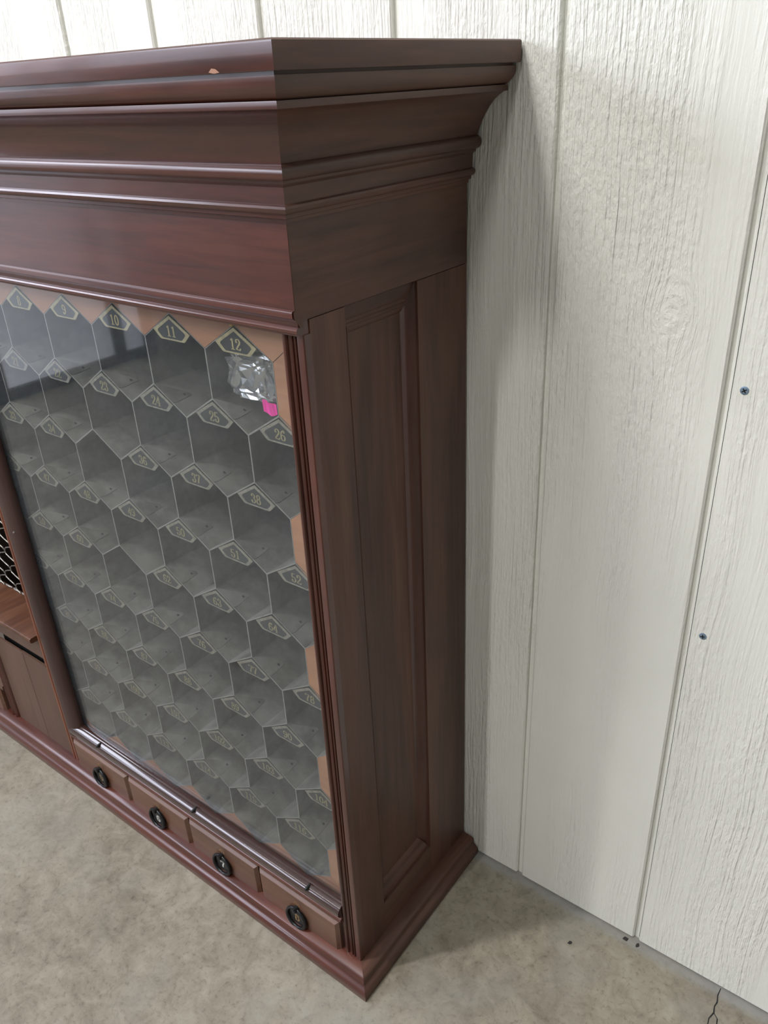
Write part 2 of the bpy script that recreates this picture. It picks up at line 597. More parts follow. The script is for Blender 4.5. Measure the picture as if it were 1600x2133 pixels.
# crack in the concrete
mb = MB()
crk = [(0.4445, 0.2935, .0010), (0.4440, 0.281, .0016), (0.4465, 0.270, .0020), (0.4452, 0.262, .0016), (0.4472, 0.252, .0022), (0.4440, 0.240, .0014), (0.4462, 0.225, .0015), (0.4445, 0.205, .0010)]
for br in (crk, [(0.4472, 0.252, .0016), (0.4540, 0.246, .0018), (0.4560, 0.236, .0016), (0.4600, 0.222, .0010), (0.4610, 0.205, .0008)]):
    pts = []
    for i, (x, y, w) in enumerate(br):
        pts += [(x - w / 2, y, 0.0003), (x + w / 2, y, 0.0003)]
    mb.add(pts, [(2 * i, 2 * i + 1, 2 * i + 3, 2 * i + 2) for i in range(len(br) - 1)])
mb.build('crack', M_blackhole, floor, fix=False)
mb = MB()
st = [(-0.705 + 0.022 * math.cos(a) * (1 + 0.35 * math.sin(3 * a)), -0.400 + 0.016 * math.sin(a) * (1 + 0.3 * math.cos(2 * a)), 0.0003) for a in [2 * PI * k / 18 for k in range(18)]]
mb.add(st, [tuple(range(18))])
mb.build('stain', M_spot, floor, fix=False)

# lamps under the ceiling, first the added fill lamp
for i, (x, y, z, s, w) in enumerate(FILL_LAMPS):
    root = empty('ceiling_lamp', (x, y, Z_C))
    tag(root, 'round grey ceiling lamp with a shallow metal shade', 'lamp')
    mb = MB()
    mb.tube([(0, 0, 0), (0, 0, z - Z_C + 0.10)], 0.012, 10)
    mb.build('stem', M_lampbody, root, 40)
    mb = MB()
    seg = 32
    rr = [(0.05, 0.10), (s * 0.36, 0.09), (s * 0.56, 0.03), (s * 0.60, 0.012), (s * 0.57, 0.012), (s * 0.5, 0.03), (0.04, 0.06)]
    mb.loft([[(r * math.cos(2 * PI * k / seg), r * math.sin(2 * PI * k / seg), z - Z_C + h) for k in range(seg)] for r, h in rr])
    mb.build('shade', M_lampbody, root, 40)

SLAB = ['long strip lamp running along the cabinet out over the room',
        'strip lamp running out from the wall far into the room',
        'strip lamp hung slantwise over the floor before the cabinet']
for (x, y, z, L, h, w), lab in zip(STRIPS, SLAB):
    root = empty('strip_lamp', (x, y, Z_C))
    root.rotation_euler = (0, 0, math.radians(h))
    tag(root, lab, 'lamp', 'strip lamps of the room')
    mb = MB()
    mb.box(-L / 2 - 0.03, L / 2 + 0.03, -0.07, 0.07, z - Z_C + 0.012, z - Z_C + 0.07)
    mb.build('housing', M_lampbody, root)
    for sx in (-0.35, 0.35):
        mb = MB()
        mb.tube([(sx * L, 0, 0), (sx * L, 0, z - Z_C + 0.07)], 0.006, 8)
        mb.build('hanger', M_lampbody, root)

# ================================================================== CABINET
CAB = empty('post_office_cabinet', (0, 0, 0))
tag(CAB, 'dark mahogany post office cabinet with glazed numbered pigeonholes standing against white wall', 'cabinet')
XE = -1.985          # left end of the cabinet
YB = 0.2905          # back of the cabinet
DF = 0.0085          # frieze stands this far in front of the posts


def swept(name, prof, inner, d, sides=('front', 'right', 'left'), mx=M_front_x, my=M_side_y, smooth=38):
    """a mitred moulding: prof = (offset, z) from top to bottom"""
    P = prof + [(inner, prof[-1][1]), (inner, prof[0][1])]
    for s in sides:
        mb = MB()
        if s == 'front':
            r0 = [(XE - o_, -d - o_, z) for o_, z in P]
            r1 = [(o_, -d - o_, z) for o_, z in P]
        elif s == 'right':
            r0 = [(o_, -d - o_, z) for o_, z in P]
            r1 = [(o_, YB, z) for o_, z in P]
        else:
            r0 = [(XE - o_, -d - o_, z) for o_, z in P]
            r1 = [(XE - o_, YB, z) for o_, z in P]
        mb.loft([r0, r1])
        mb.build(name, mx if s == 'front' else my, CAB, smooth)


def arc(cx, cz, r, a0, a1, n):
    return [(cx + r * math.cos(math.radians(a0 + (a1 - a0) * i / n)), cz + r * math.sin(math.radians(a0 + (a1 - a0) * i / n))) for i in range(n + 1)]


swept('crown_fascia', [(0.0622, 1.2357), (0.0638, 1.2344), (0.064, 1.233), (0.064, 1.2168), (0.0632, 1.2153)], -0.015, DF)
swept('ovolo_molding', [(0.0540, 1.2153), (0.0540, 1.2128), (0.0585, 1.2126), (0.0585, 1.2092), (0.0578, 1.2062), (0.0562, 1.2032), (0.0536, 1.2004), (0.0505, 1.1980), (0.0470, 1.1962), (0.0455, 1.1956)], -0.014, DF)
swept('cove_molding', [(0.0492, 1.1956), (0.0500, 1.1908), (0.0496, 1.1900), (0.0447, 1.1894), (0.0392, 1.1862), (0.0340, 1.1822), (0.0284, 1.1762), (0.0236, 1.1696), (0.0196, 1.1628), (0.0165, 1.1562), (0.0143, 1.1510), (0.0132, 1.1480)], -0.013, DF)
swept('astragal_molding', [(0.0132, 1.1480)] + [(0.0118 + 0.0070 * math.cos(math.radians(a)), 1.1412 + 0.0068 * math.sin(math.radians(a))) for a in range(80, -91, -17)], -0.012, DF)
swept('crown_band', [(0.0116, 1.1344), (0.0112, 1.1320), (0.0075, 1.1290), (0.0070, 1.1150)], -0.011, DF)
swept('bead_molding', [(0.0074, 1.1150), (0.0102, 1.1138), (0.0112, 1.1118), (0.0106, 1.1092), (0.0080, 1.1070), (0.0058, 1.1064), (0.0055, 1.1032), (0.0025, 1.1022), (0.0022, 1.0990)], -0.010, DF)
# pale chip knocked out of the lower edge of the front fascia
mb = MB()
mb.add([(-0.0040, -0.07268, 1.2164), (-0.0005, -0.07268, 1.2190), (0.0040, -0.07268, 1.2184), (0.0078, -0.07268, 1.2160), (0.0020, -0.07268, 1.2154)], [(0, 1, 2, 3, 4)])
mb.build('chip', M_filler, CAB, fix=False)
# cabinet top
mb = MB()
mb.box(XE - 0.045, 0.045, -0.05, YB, 1.205, 1.2352)
mb.build('top_board', M_side_y, CAB)
# frieze boards
mb = MB()
mb.box(XE, 0.0, -DF, 0.012, 1.0214, 1.105)
mb.build('frieze', M_front_x, CAB)
for sgn, xe in ((1, 0.0003), (-1, XE - 0.0003)):
    mb = MB()
    pf = [(-DF + 0.0001, 1.105), (-DF + 0.0001, 1.0214), (-0.0108, 1.0205), (-0.0108, 1.0150), (-0.0030, 1.0040), (0.0010, 1.0035), (0.0010, 1.0104), (YB, 1.0104), (YB, 1.105)]
    n = len(pf)
    mb.add([(xe, y, z) for y, z in pf], [tuple(range(n))])
    q = [(0.0125, 1.105), (0.0125, 1.0106), (YB, 1.0106), (YB, 1.105)]
    mb.loft([[(xe - sgn * 0.0001, y, z) for y, z in q], [(xe - sgn * 0.020, y, z) for y, z in q]])
    mb.build('frieze_side', M_side_y, CAB)
# moulding under the frieze
prof = [(0.010, 1.0214), (-0.0085, 1.0214), (-0.0112, 1.0206), (-0.0116, 1.0195), (-0.0112, 1.0146), (-0.0075, 1.0120), (-0.0052, 1.0085), (-0.0046, 1.0050),
        (-0.0064, 1.0042), (-0.0078, 1.0020), (-0.0074, 0.9992), (-0.0050, 0.9975), (-0.0046, 0.9960), (0.010, 0.9960)]
mb = MB()
mb.loft([[(XE + 0.002, y, z) for y, z in prof], [(-0.0012, y, z) for y, z in prof]])
mb.build('frieze_molding', M_front_x, CAB, 38)

# base moulding
swept('base_molding', [(0.0, 0.0368), (0.0150, 0.0352), (0.0185, 0.0335), (0.0198, 0.0310), (0.0200, 0.0240), (0.0212, 0.0215), (0.0238, 0.0190), (0.0262, 0.0172), (0.0280, 0.0142), (0.0285, 0.0110), (0.0285, 0.0012), (0.0278, 0.0)],
      -0.008, 0.0)

# carcass: back, bottom, left side, inner partitions
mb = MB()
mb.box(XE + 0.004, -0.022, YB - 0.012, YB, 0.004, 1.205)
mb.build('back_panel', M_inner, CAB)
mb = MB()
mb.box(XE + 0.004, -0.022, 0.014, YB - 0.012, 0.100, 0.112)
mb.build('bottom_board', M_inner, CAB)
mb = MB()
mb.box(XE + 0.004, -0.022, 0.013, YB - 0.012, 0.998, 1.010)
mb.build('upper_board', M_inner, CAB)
mb = MB()
mb.box(XE, XE + 0.02, 0.0, YB, 0.0, 1.0104)
mb.build('side_board', M_side_z, CAB)

# ---- right side: posts, rail, moulded panel
mb = MB()
reed = [(-0.029, 0.0140), (-0.029, 0.0012), (-0.0282, -0.0004), (-0.0265, -0.0010), (-0.0248, -0.0004), (-0.0238, 0.0012), (-0.0232, 0.0030), (-0.0212, 0.0034), (-0.0192, 0.0030),
        (-0.0188, 0.0010), (-0.0176, 0.0), (-0.0164, 0.0010), (-0.0160, 0.0030), (-0.0146, 0.0030), (-0.0142, 0.0010), (-0.0130, 0.0), (-0.0118, 0.0010), (-0.0114, 0.0030),
        (-0.0098, 0.0030), (-0.0092, 0.0004), (-0.0080, 0.0), (-0.0012, 0.0), (0.0, 0.0012), (0.0, 0.0100), (-0.020, 0.0140)]
mb.loft([[(x, y, 0.030) for x, y in reed], [(x, y, 0.9962) for x, y in reed]])
mb.build('reeded_stile', M_front_z, CAB, 35)
mb = MB()
mb.loft([[(x - 1.2528, y, 0.030) for x, y in reed], [(x - 1.2528, y, 0.9962) for x, y in reed]])
mb.build('reeded_stile', M_front_z, CAB, 35)
S_Y1, S_Y2, S_Z1, S_Z2 = 0.0623, 0.188, 0.1015, 1.0084
mb = MB()
mb.box(-0.020, 0.0, 0.0100, S_Y1, 0.0, 1.0095)
mb.build('side_stile', M_side_z, CAB)
mb = MB()
mb.box(-0.020, 0.0, S_Y2, YB, 0.0, 1.0095)
mb.build('side_stile', M_side_z, CAB)
mb = MB()
mb.box(-0.020, -0.0003, S_Y1, S_Y2, 0.0, S_Z1)
mb.build('side_rail', M_side_y, CAB)
mb = MB()
mb.box(-0.020, -0.0140, S_Y1, S_Y2, S_Z1, S_Z2 + 0.002)
mb.build('side_panel', M_side_z, CAB)
# profile across the panel moulding: (share of width, depth)
pm = [(0.0, -0.0042), (0.10, -0.0048), (0.46, -0.0082), (0.50, -0.0094), (0.55, -0.0088), (0.60, -0.0080), (0.64, -0.0096), (0.69, -0.0090), (0.74, -0.0085), (0.78, -0.0104), (0.92, -0.0118), (1.0, -0.0142)]
WT, WB, WS = 0.032, 0.027, 0.0160
pm_cove = [(0.0, -0.0034), (0.06, -0.0060), (0.20, -0.0090), (0.40, -0.0114), (0.65, -0.0130), (1.0, -0.0141)]


def panel_mold(name, corner, mat, pm=pm):
    mb = MB()
    r0, r1 = [], []
    for t, d in pm:
        a, b_ = corner(t)
        r0.append((d, a[0], a[1]))
        r1.append((d, b_[0], b_[1]))
    mb.loft([r0, r1], closed=False, caps=False)
    # back faces, so that the strip has body
    mb.loft([[(-0.0144, p[1], p[2]) for p in r0], [(-0.0144, p[1], p[2]) for p in r1]], closed=False, caps=False)
    mb.build(name, mat, CAB, 30)


panel_mold('panel_molding', lambda t: ((S_Y1 + WS * t, S_Z2 - WT * t), (S_Y2 - WS * t, S_Z2 - WT * t)), M_side_y)
panel_mold('panel_molding', lambda t: ((S_Y1 + WS * t, S_Z1 + WB * t), (S_Y2 - WS * t, S_Z1 + WB * t)), M_side_y)
panel_mold('panel_molding', lambda t: ((S_Y2 - WS * t, S_Z1 + WB * t), (S_Y2 - WS * t, S_Z2 - WT * t)), M_front_z, pm_cove)
panel_mold('panel_molding', lambda t: ((S_Y1 + WS * t, S_Z1 + WB * t), (S_Y1 + WS * t, S_Z2 - WT * t)), M_side_z)

# ------------------------------------------------------------------ pigeonhole bays
HX0, HZ0, HW, HV, HP, YP = -0.06345, 0.9549, 0.10339, 0.0588, 0.09184, 0.018
HS = HP - HV         # height of the slanted edges
CELL_D = 0.235


def hexa(cx, zu, w, grow):
    """six corners, from the top, clockwise; grow shrinks or grows the outline"""
    hw = w / 2 + grow
    e = grow * 1.1
    return [(cx, zu + HS + e), (cx + hw, zu + e * 0.5), (cx + hw, zu - HV - e * 0.5), (cx, zu - HV - HS - e), (cx - hw, zu - HV - e * 0.5), (cx - hw, zu + e * 0.5)]


def make_cell(clip=1.0):
    mb = MB()
    outer = hexa(0, 0, HW, -0.0001)
    inner = hexa(0, 0, HW, -0.0009)
    outer = [(min(x, clip), z) for x, z in outer]
    inner = [(min(x, clip - 0.0008), z) for x, z in inner]
    fo = [(x, 0, z) for x, z in outer]
    fi = [(x, 0, z) for x, z in inner]
    bi = [(x, CELL_D - 0.003, z) for x, z in inner]
    bo = [(x, CELL_D, z) for x, z in outer]
    v = fo + fi + bi + bo
    f, mi = [], []
    for i in range(6):
        j = (i + 1) % 6
        f.append((i, j, 6 + j, 6 + i)); mi.append(1)
        f.append((6 + i, 6 + j, 12 + j, 12 + i)); mi.append(0)
        f.append((i, j, 18 + j, 18 + i)); mi.append(0)
    f.append((12, 13, 14, 15, 16, 17)); mi.append(0)
    f.append((18, 19, 20, 21, 22, 23)); mi.append(0)
    mb.v, mb.f, mb.mi = v, f, mi
    return mb.build('pigeonhole', [M_tin, M_tin_edge], CAB)


def prism(name, poly, y0, y1, mat, parent):
    mb = MB()
    mb.loft([[(x, y0, z) for x, z in poly], [(x, y1, z) for x, z in poly]])
    return mb.build(name, mat, parent)


ROWS = [6, 7, 6, 7, 6, 7, 6, 7, 6]
cell0 = cell_end = None
Z_TOP, Z_BOT = 0.9965, 0.1125
fill_side_r = fill_top = None
for bay, xo in enumerate((0.0, -1.2525)):
    for r, n in enumerate(ROWS):
        zu = HZ0 - r * HP
        for k in range(n):
            cx = xo + HX0 - HW * k - (HW / 2 if n == 6 else 0)
            if n == 7 and k == 0:
                if cell_end is None:
                    cell_end = make_cell(-0.0212 - HX0)
                    cell_end.location = (cx, YP, zu)
                else:
                    copy_of(cell_end, CAB, (cx, YP, zu))
                continue
            if cell0 is None:
                cell0 = make_cell()
                cell0.location = (cx, YP, zu)
            else:
                copy_of(cell0, CAB, (cx, YP, zu))
    # wooden blocks that fill the edge of the honeycomb
    g = 0.0004
    for r in range(0, 9, 2):
        zu = HZ0 - r * HP
        top = HS
        poly = [(g, zu - 0.0002), (g, zu - HV + 0.0002), (HW / 2 - 0.001, zu - HV - HS + 0.001), (HW / 2 - 0.001, zu + top - 0.001)]
        for sgn, xb in ((1, xo + HX0), (-1, xo + HX0 - 6 * HW)):
            pr = [(xb + sgn * x, z) for x, z in poly]
            if sgn > 0:
                pr = [(min(x, xo - 0.0225), z) for x, z in pr]
            prism('filler_block', pr, YP, YP + 0.012, M_filler, CAB)
    for k in range(7):
        cx = xo + HX0 - HW * k
        lim = lambda x: min(x, xo - 0.0225)
        zu = HZ0
        prism('filler_block', [(cx, zu + 0.0006), (lim(cx + HW / 2 - g), zu + HS), (lim(cx + HW / 2 - g), Z_TOP), (cx - HW / 2 + g, Z_TOP), (cx - HW / 2 + g, zu + HS)], YP, YP + 0.012, M_filler, CAB)
        zl = HZ0 - 8 * HP - HV
        prism('filler_block', [(cx, zl - 0.0006), (lim(cx + HW / 2 - g), zl - HS), (lim(cx + HW / 2 - g), Z_BOT), (cx - HW / 2 + g, Z_BOT), (cx - HW / 2 + g, zl - HS)], YP, YP + 0.012, M_filler, CAB)
    # glazed frame
    mb = MB()
    mb.box(xo - 0.728, xo - 0.0285, 0.0090, 0.0115, 0.128, 0.9958)
    mb.build('glass_pane', M_glass, CAB)
    mb = MB()
    st = [(-0.716, 0.013), (-0.716, -0.0010), (-0.7145, -0.0045), (-0.7105, -0.0068), (-0.7035, -0.0076), (-0.6950, -0.0070), (-0.6870, -0.0050), (-0.6800, -0.0020), (-0.6760, 0.0015), (-0.6748, 0.0050), (-0.6748, 0.0086), (-0.690, 0.0088), (-0.690, 0.013)]
    mb.loft([[(xo + x, y, 0.119) for x, y in st], [(xo + x, y, 0.9962) for x, y in st]])
    mb.build('frame_stile', M_dark_z, CAB, 40)
    mb = MB()
    rl = [(0.0090, 0.1462), (0.0045, 0.1464), (0.0015, 0.1450), (0.0008, 0.1428), (-0.0028, 0.1418), (-0.0068, 0.1390), (-0.0092, 0.1350), (-0.0098, 0.1305), (-0.0086, 0.1258), (-0.0056, 0.1218), (-0.0020, 0.1190), (0.0040, 0.1180), (0.013, 0.1180), (0.013, 0.1280), (0.0090, 0.1280)]
    mb.loft([[(xo - 0.7020, y, z) for y, z in rl], [(xo - 0.0290, y, z) for y, z in rl]])
    mb.build('bottom_rail', M_dark_x, CAB, 40)
    mb = MB()
    bd = [(0.006, 0.1180), (-0.0015, 0.1178), (-0.0045, 0.1168), (-0.0062, 0.1146), (-0.0064, 0.1118), (-0.0050, 0.1092), (-0.0025, 0.1076), (0.006, 0.1070)]
    mb.loft([[(xo - 0.7125, y, z) for y, z in bd], [(xo - 0.0288, y, z) for y, z in bd]])
    mb.build('rail_bead', M_front_x, CAB, 40)
    mb = MB()
    tr = [(-0.7355, 0.012), (-0.7355, 0.0005), (-0.7345, -0.0012), (-0.7320, -0.0020), (-0.7295, -0.0010), (-0.7285, 0.0012), (-0.7270, 0.0014), (-0.7262, -0.0006), (-0.7235, -0.0016), (-0.7205, -0.0010), (-0.7192, 0.0012), (-0.7185, 0.0050), (-0.7165, 0.0050), (-0.7165, 0.012)]
    mb.loft([[(xo + x, y, 0.030) for x, y in tr], [(xo + x, y, 0.9962) for x, y in tr]])
    mb.build('trim_strip', M_trim, CAB, 35)
    mb = MB()
    mb.box(xo - 0.7165, xo - 0.029, 0.0035, 0.0130, 0.034, 0.1072)
    mb.build('drawer_rail', M_dark_x, CAB)

# small screws of the glass frame
for x, y, z in ((-0.6102, -0.0060, 0.1415), (-0.3465, -0.0060, 0.1415), (-0.0913, -0.0060, 0.1415)):
    mb = MB()
    mb.cyl_y(0, 0, 0.0026, -0.004, 0.006, 12, 0, 0.001)
    s = mb.build('frame_screw', M_iron, CAB, 40)
    s.location = (x, y, z)
for x, y, z in ((-0.6900, -0.0062, 0.572), (-0.0385, 0.0170, 0.917), (-0.0330, 0.0170, 0.552), (-0.0400, 0.0170, 0.150)):
    mb = MB()
    mb.cyl_y(0, 0, 0.0018, -0.0012, 0.004, 10, 0, 0.0006)
    s = mb.build('nail_head', M_wire, CAB, 40)
    s.location = (x, y, z)

# ------------------------------------------------------------------ numerals
def ell(cx, cz, rx, rz, a0, a1, n=14):
    return [(cx + rx * math.cos(math.radians(a0 + (a1 - a0) * i / n)), cz + rz * math.sin(math.radians(a0 + (a1 - a0) * i / n))) for i in range(n + 1)]


DIG = {
    '0': [ell(.30, .5, .23, .46, 90, 450, 24)],
    '1': [[(.30, .03), (.30, .97)], [(.10, .80), (.20, .86), (.29, .95)], [(.08, .03), (.52, .03)]],
    '2': [ell(.29, .72, .22, .24, 170, -40, 14) + [(.36, .45), (.16, .22), (.06, .06)], [(.06, .06), (.30, .06), (.50, .05), (.55, .20)], ell(.13, .72, .05, .06, 0, 360, 8)],
    '3': [ell(.28, .74, .20, .22, 160, -80, 14), ell(.28, .27, .24, .25, 85, -160, 16), ell(.12, .22, .05, .06, 0, 360, 8), ell(.14, .76, .045, .055, 0, 360, 8)],
    '4': [[(.42, .03), (.42, .97)], [(.42, .97), (.22, .62), (.02, .28)], [(.02, .28), (.58, .28)], [(.26, .03), (.58, .03)]],
    '5': [[(.12, .95), (.30, .93), (.50, .95)], [(.12, .95), (.10, .50)], [(.10, .50)] + ell(.29, .30, .24, .27, 120, -165, 16), ell(.12, .22, .05, .06, 0, 360, 8)],
    '6': [ell(.30, .28, .22, .25, 0, 360, 20), ell(.42, .45, .35, .50, 185, 80, 12), ell(.44, .82, .05, .06, 0, 360, 8)],
    '7': [[(.05, .93), (.30, .92), (.55, .94)], [(.55, .94), (.40, .60), (.28, .30), (.26, .03)], [(.05, .95), (.05, .76)]],
    '8': [ell(.30, .73, .18, .22, 0, 360, 18), ell(.30, .27, .22, .25, 0, 360, 20)],
    '9': [ell(.30, .72, .22, .25, 0, 360, 20), ell(.18, .55, .35, .50, 5, -100, 12), ell(.16, .18, .05, .06, 0, 360, 8)],
}


def numeral(text, h, y, cx, cz, thick=0.085, thin=0.036):
    mb = MB()
    adv = 0.66
    tot = adv * len(text) - 0.06
    for i, chd in enumerate(text):
        ox = -tot / 2 + i * adv
        for path in DIG[chd]:
            pts = []
            n = len(path)
            for k in range(n):
                a = path[max(0, k - 1)]
                c = path[min(n - 1, k + 1)]
                tx, tz = c[0] - a[0], c[1] - a[1]
                L = math.hypot(tx, tz) or 1
                tx, tz = tx / L, tz / L
                hw = thin + (thick - thin) * abs(tz)
                x, z = path[k]
                for s in (-1, 1):
                    pts.append((cx + (ox + x - tz * hw * s) * h, y, cz + (z - 0.5 + tx * hw * s) * h))
            mb.add(pts, [(2 * k, 2 * k + 1, 2 * k + 3, 2 * k + 2) for k in range(n - 1)])
    return mb


# number plates: bent tin tickets on the apex of each pigeonhole
PL = [(0, 0), (0.0310, -0.0185), (0.0205, -0.0285), (-0.0205, -0.0285), (-0.0310, -0.0185)]


def plate_mesh(tab):
    mb = MB()
    t = 0.0008
    cxz = (0, -0.0165)
    fld = []
    cor = [(0, -0.0040), (0.0225, -0.0176), (0.0236, -0.0198), (0.0180, -0.0254), (0.0155, -0.0268), (-0.0155, -0.0268), (-0.0180, -0.0254), (-0.0236, -0.0198), (-0.0225, -0.0176)]
    out9 = [(0, 0), (0.0295, -0.0176), (0.0310, -0.0185), (0.0215, -0.0276), (0.0195, -0.0285), (-0.0195, -0.0285), (-0.0215, -0.0276), (-0.0310, -0.0185), (-0.0295, -0.0176)]
    n = 9
    o_f = [(x, -t, z) for x, z in out9]
    i_f = [(x, -t, z) for x, z in cor]
    i_d = [(x, -t + 0.0003, z) for x, z in cor]
    o_b = [(x, 0, z) for x, z in out9]
    v = o_f + i_f + i_d + o_b
    for i in range(n):
        j = (i + 1) % n
        mb.f.append((i, j, n + j, n + i)); mb.mi.append(0)
        mb.f.append((n + i, n + j, 2 * n + j, 2 * n + i)); mb.mi.append(0)
        mb.f.append((i, j, 3 * n + j, 3 * n + i)); mb.mi.append(0)
    mb.f.append(tuple(2 * n + i for i in range(n))); mb.mi.append(1)
    mb.f.append(tuple(3 * n + i for i in range(n))); mb.mi.append(0)
    if tab:
        tl = 0.0
        v = [(x, y * math.cos(tl) - z * math.sin(tl), z * math.cos(tl) + y * math.sin(tl)) for x, y, z in v]
    mb.v = v
    if tab:
        # tongue bent back over the slanted wall, held by a tack
        sl = HS / (HW / 2)
        e = 0.0048
        P = lambda s, y: (s * 0.0310, y, -s * 0.0310 * sl + e)
        q = [P(0.02, 0.0), P(1.0, 0.0), P(1.04, 0.006), P(0.98, 0.030), P(0.86, 0.030)]
        mb.add(q + [(x, y, z - 0.0007) for x, y, z in q], [(0, 1, 2, 3, 4), (9, 8, 7, 6, 5), (0, 5, 6, 1), (1, 6, 7, 2), (2, 7, 8, 3), (3, 8, 9, 4), (4, 9, 5, 0)], 2)
        c = P(0.88, 0.022)
        mb.add([(c[0] + 0.0017 * math.cos(a), c[1] + 0.0017 * math.sin(a), c[2] + 0.0006 - 0.0017 * math.cos(a) * sl) for a in [2 * PI * k / 8 for k in range(8)]], [tuple(range(8))], 1)
    return mb.build('number_plate', [M_plate_rim_worn if tab else M_plate_rim, M_plate_field, M_tin], CAB, fix=True)


starts = [7, 20, 33, 46, 59, 72, 85, 98, 111]
missing = {35, 61}
p_first = plate_mesh(False)
p_tab = plate_mesh(True)
used_first = used_tab = False
for r, n in enumerate(ROWS):
    zu = HZ0 - r * HP
    for k in range(n):
        num = starts[r] + (n - 1 - k)
        if num in missing:
            continue
        cx = HX0 - HW * k - (HW / 2 if n == 6 else 0)
        loc = (cx, YP - 0.0006, zu + HS - 0.0030)
        if r == 0:
            pl = p_first if not used_first else copy_of(p_first, CAB)
            used_first = True
        else:
            pl = p_tab if not used_tab else copy_of(p_tab, CAB)
            used_tab = True
        pl.location = loc
        mb = numeral(str(num), 0.0126, -0.00085, 0.0, -0.0178)
        nm = mb.build('number', M_gold if r == 0 else M_gold_lower, pl, fix=False)
        pl['label'] = 'black and gold ticket with the number %d' % num
# brass stud above ticket 12
mb = MB()
mb.cyl_y(0, 0, 0.0032, -0.0016, 0.0030, 14, 0, 0.0016)
s = mb.build('brass_stud', M_brass, CAB, 40)
s.location = (HX0 - HW / 2, YP - 0.002, HZ0 + HS + 0.0012)

# ------------------------------------------------------------------ drawers
def make_drawer(x0, x1, num, name_num=True):
    w2 = (x1 - x0) / 2
    z0, z1 = 0.014, 0.1000
    zc = (z0 + z1) / 2
    h2 = (z1 - z0) / 2
    mb = MB()
    rings = []
    for ins, y in ((0, 0.0034), (0, -0.0012), (0.0010, -0.0020), (0.0048, -0.0058), (0.0056, -0.0062)):
        a, b_ = w2 - ins, h2 - ins
        rings.append([(-a, y, -b_), (a, y, -b_), (a, y, b_), (-a, y, b_)])
    mb.loft(rings)
    d = mb.build('drawer', M_drawer, CAB)
    d.location = ((x0 + x1) / 2, 0, zc)
    d['label'] = 'small bevelled drawer front with a dark ring pull'
    pc = 0.0535 - zc
    # pull: disc, post, hanging ring
    mb = MB()
    mb.cyl_y(0, pc, 0.0180, -0.0090, -0.0062, 32)
    mb.build('pull_disc', M_iron_disc, d, 40)
    mb = MB()
    R_ = 0.0190
    pts = [(R_ * math.sin(a), -0.0112 + 0.0012 * math.cos(a), pc + R_ * 1.03 * math.cos(a)) for a in [2 * PI * k / 40 for k in range(40)]]
    rad = [0.0030 - 0.0006 * max(0, math.cos(2 * PI * k / 40)) for k in range(40)]
    mb.tube(pts, rad, 10, 0, True)
    mb.build('ring_pull', M_iron, d, 60)
    mb = MB()
    mb.cyl_y(0, pc + R_ * 1.02, 0.0046, -0.0150, -0.0062, 18, 0, 0.0012)
    mb.build('ring_post', M_iron, d, 40)
    if name_num:
        mb = numeral(num, 0.0150, -0.0092, 0.0, pc - 0.002, 0.10, 0.045)
        mb.build('drawer_number', M_white_num if num in '67' else M_gold_dim, d, fix=False)
    # worn gold scroll above the pull
    mb = MB()
    for R2, a0, a1, w in ((0.0052, -60, 200, 0.0007), (0.0024, 0, 300, 0.0006)):
        pts = []
        for i in range(19):
            a = math.radians(a0 + (a1 - a0) * i / 18)
            for rr in (R2 - w, R2 + w):
                pts.append((rr * math.cos(a), -0.0064, 0.0805 - zc + rr * math.sin(a)))
        mb.add(pts, [(2 * i, 2 * i + 1, 2 * i + 3, 2 * i + 2) for i in range(18)])
    mb.build('gold_scroll', M_gold_dim, d, fix=False)
    return d


for (a, b_), num in zip(((-0.7110, -0.5440), (-0.5405, -0.3765), (-0.3730, -0.2072), (-0.2037, -0.0370)), '5678'):
    make_drawer(a, b_, num)
for (a, b_) in ((-1.1450, -0.9790), (-1.9635, -1.7965), (-1.7930, -1.6290), (-1.6255, -1.4597), (-1.4562, -1.2895)):
    make_drawer(a, b_, '1', False)

# ------------------------------------------------------------------ centre bay: grille window, shelf, letter slot
CX0, CX1 = -1.2525 + 0.0, -0.7360
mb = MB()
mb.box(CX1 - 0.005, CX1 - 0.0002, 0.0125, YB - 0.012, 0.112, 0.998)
mb.build('bay_side', M_inner, CAB)  # dark wood on both bay sides stands in for the shade inside
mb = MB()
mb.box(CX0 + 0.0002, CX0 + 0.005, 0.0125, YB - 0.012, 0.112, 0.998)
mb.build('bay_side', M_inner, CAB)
mb = MB()
sh = [(0.067, 0.337), (-0.011, 0.337), (-0.0140, 0.3355), (-0.0150, 0.3330), (-0.0145, 0.3290), (-0.0120, 0.3265), (-0.009, 0.3260), (0.067, 0.3260)]
mb.loft([[(CX0 + 0.006, y, z) for y, z in sh], [(-0.7372, y, z) for y, z in sh]])
mb.build('counter_shelf', M_shelf, CAB, 40)
mb = MB()
mb.box(-0.934, -0.7358, 0.0030, 0.0060, 0.2775, 0.3262)
mb.build('slot_header', M_panel_z, CAB)
mb = MB()
mb.box(-0.7455, -0.7358, 0.0030, 0.0130, 0.2620, 0.2773)
mb.build('slot_cheek', M_panel_z, CAB)
for a, b_, zt in ((-0.8262, -0.7358, 0.2615), (-0.9340, -0.8274, 0.2600)):
    mb = MB()
    mb.box(a, b_, 0.0030, 0.0052, 0.030, zt)
    mb.build('panel_board', M_panel_z, CAB)
mb = MB()
mb.box(-0.934, -0.7440, 0.0018, 0.0029, 0.2588, 0.2608)
mb.build('slot_lip', M_side_y, CAB)
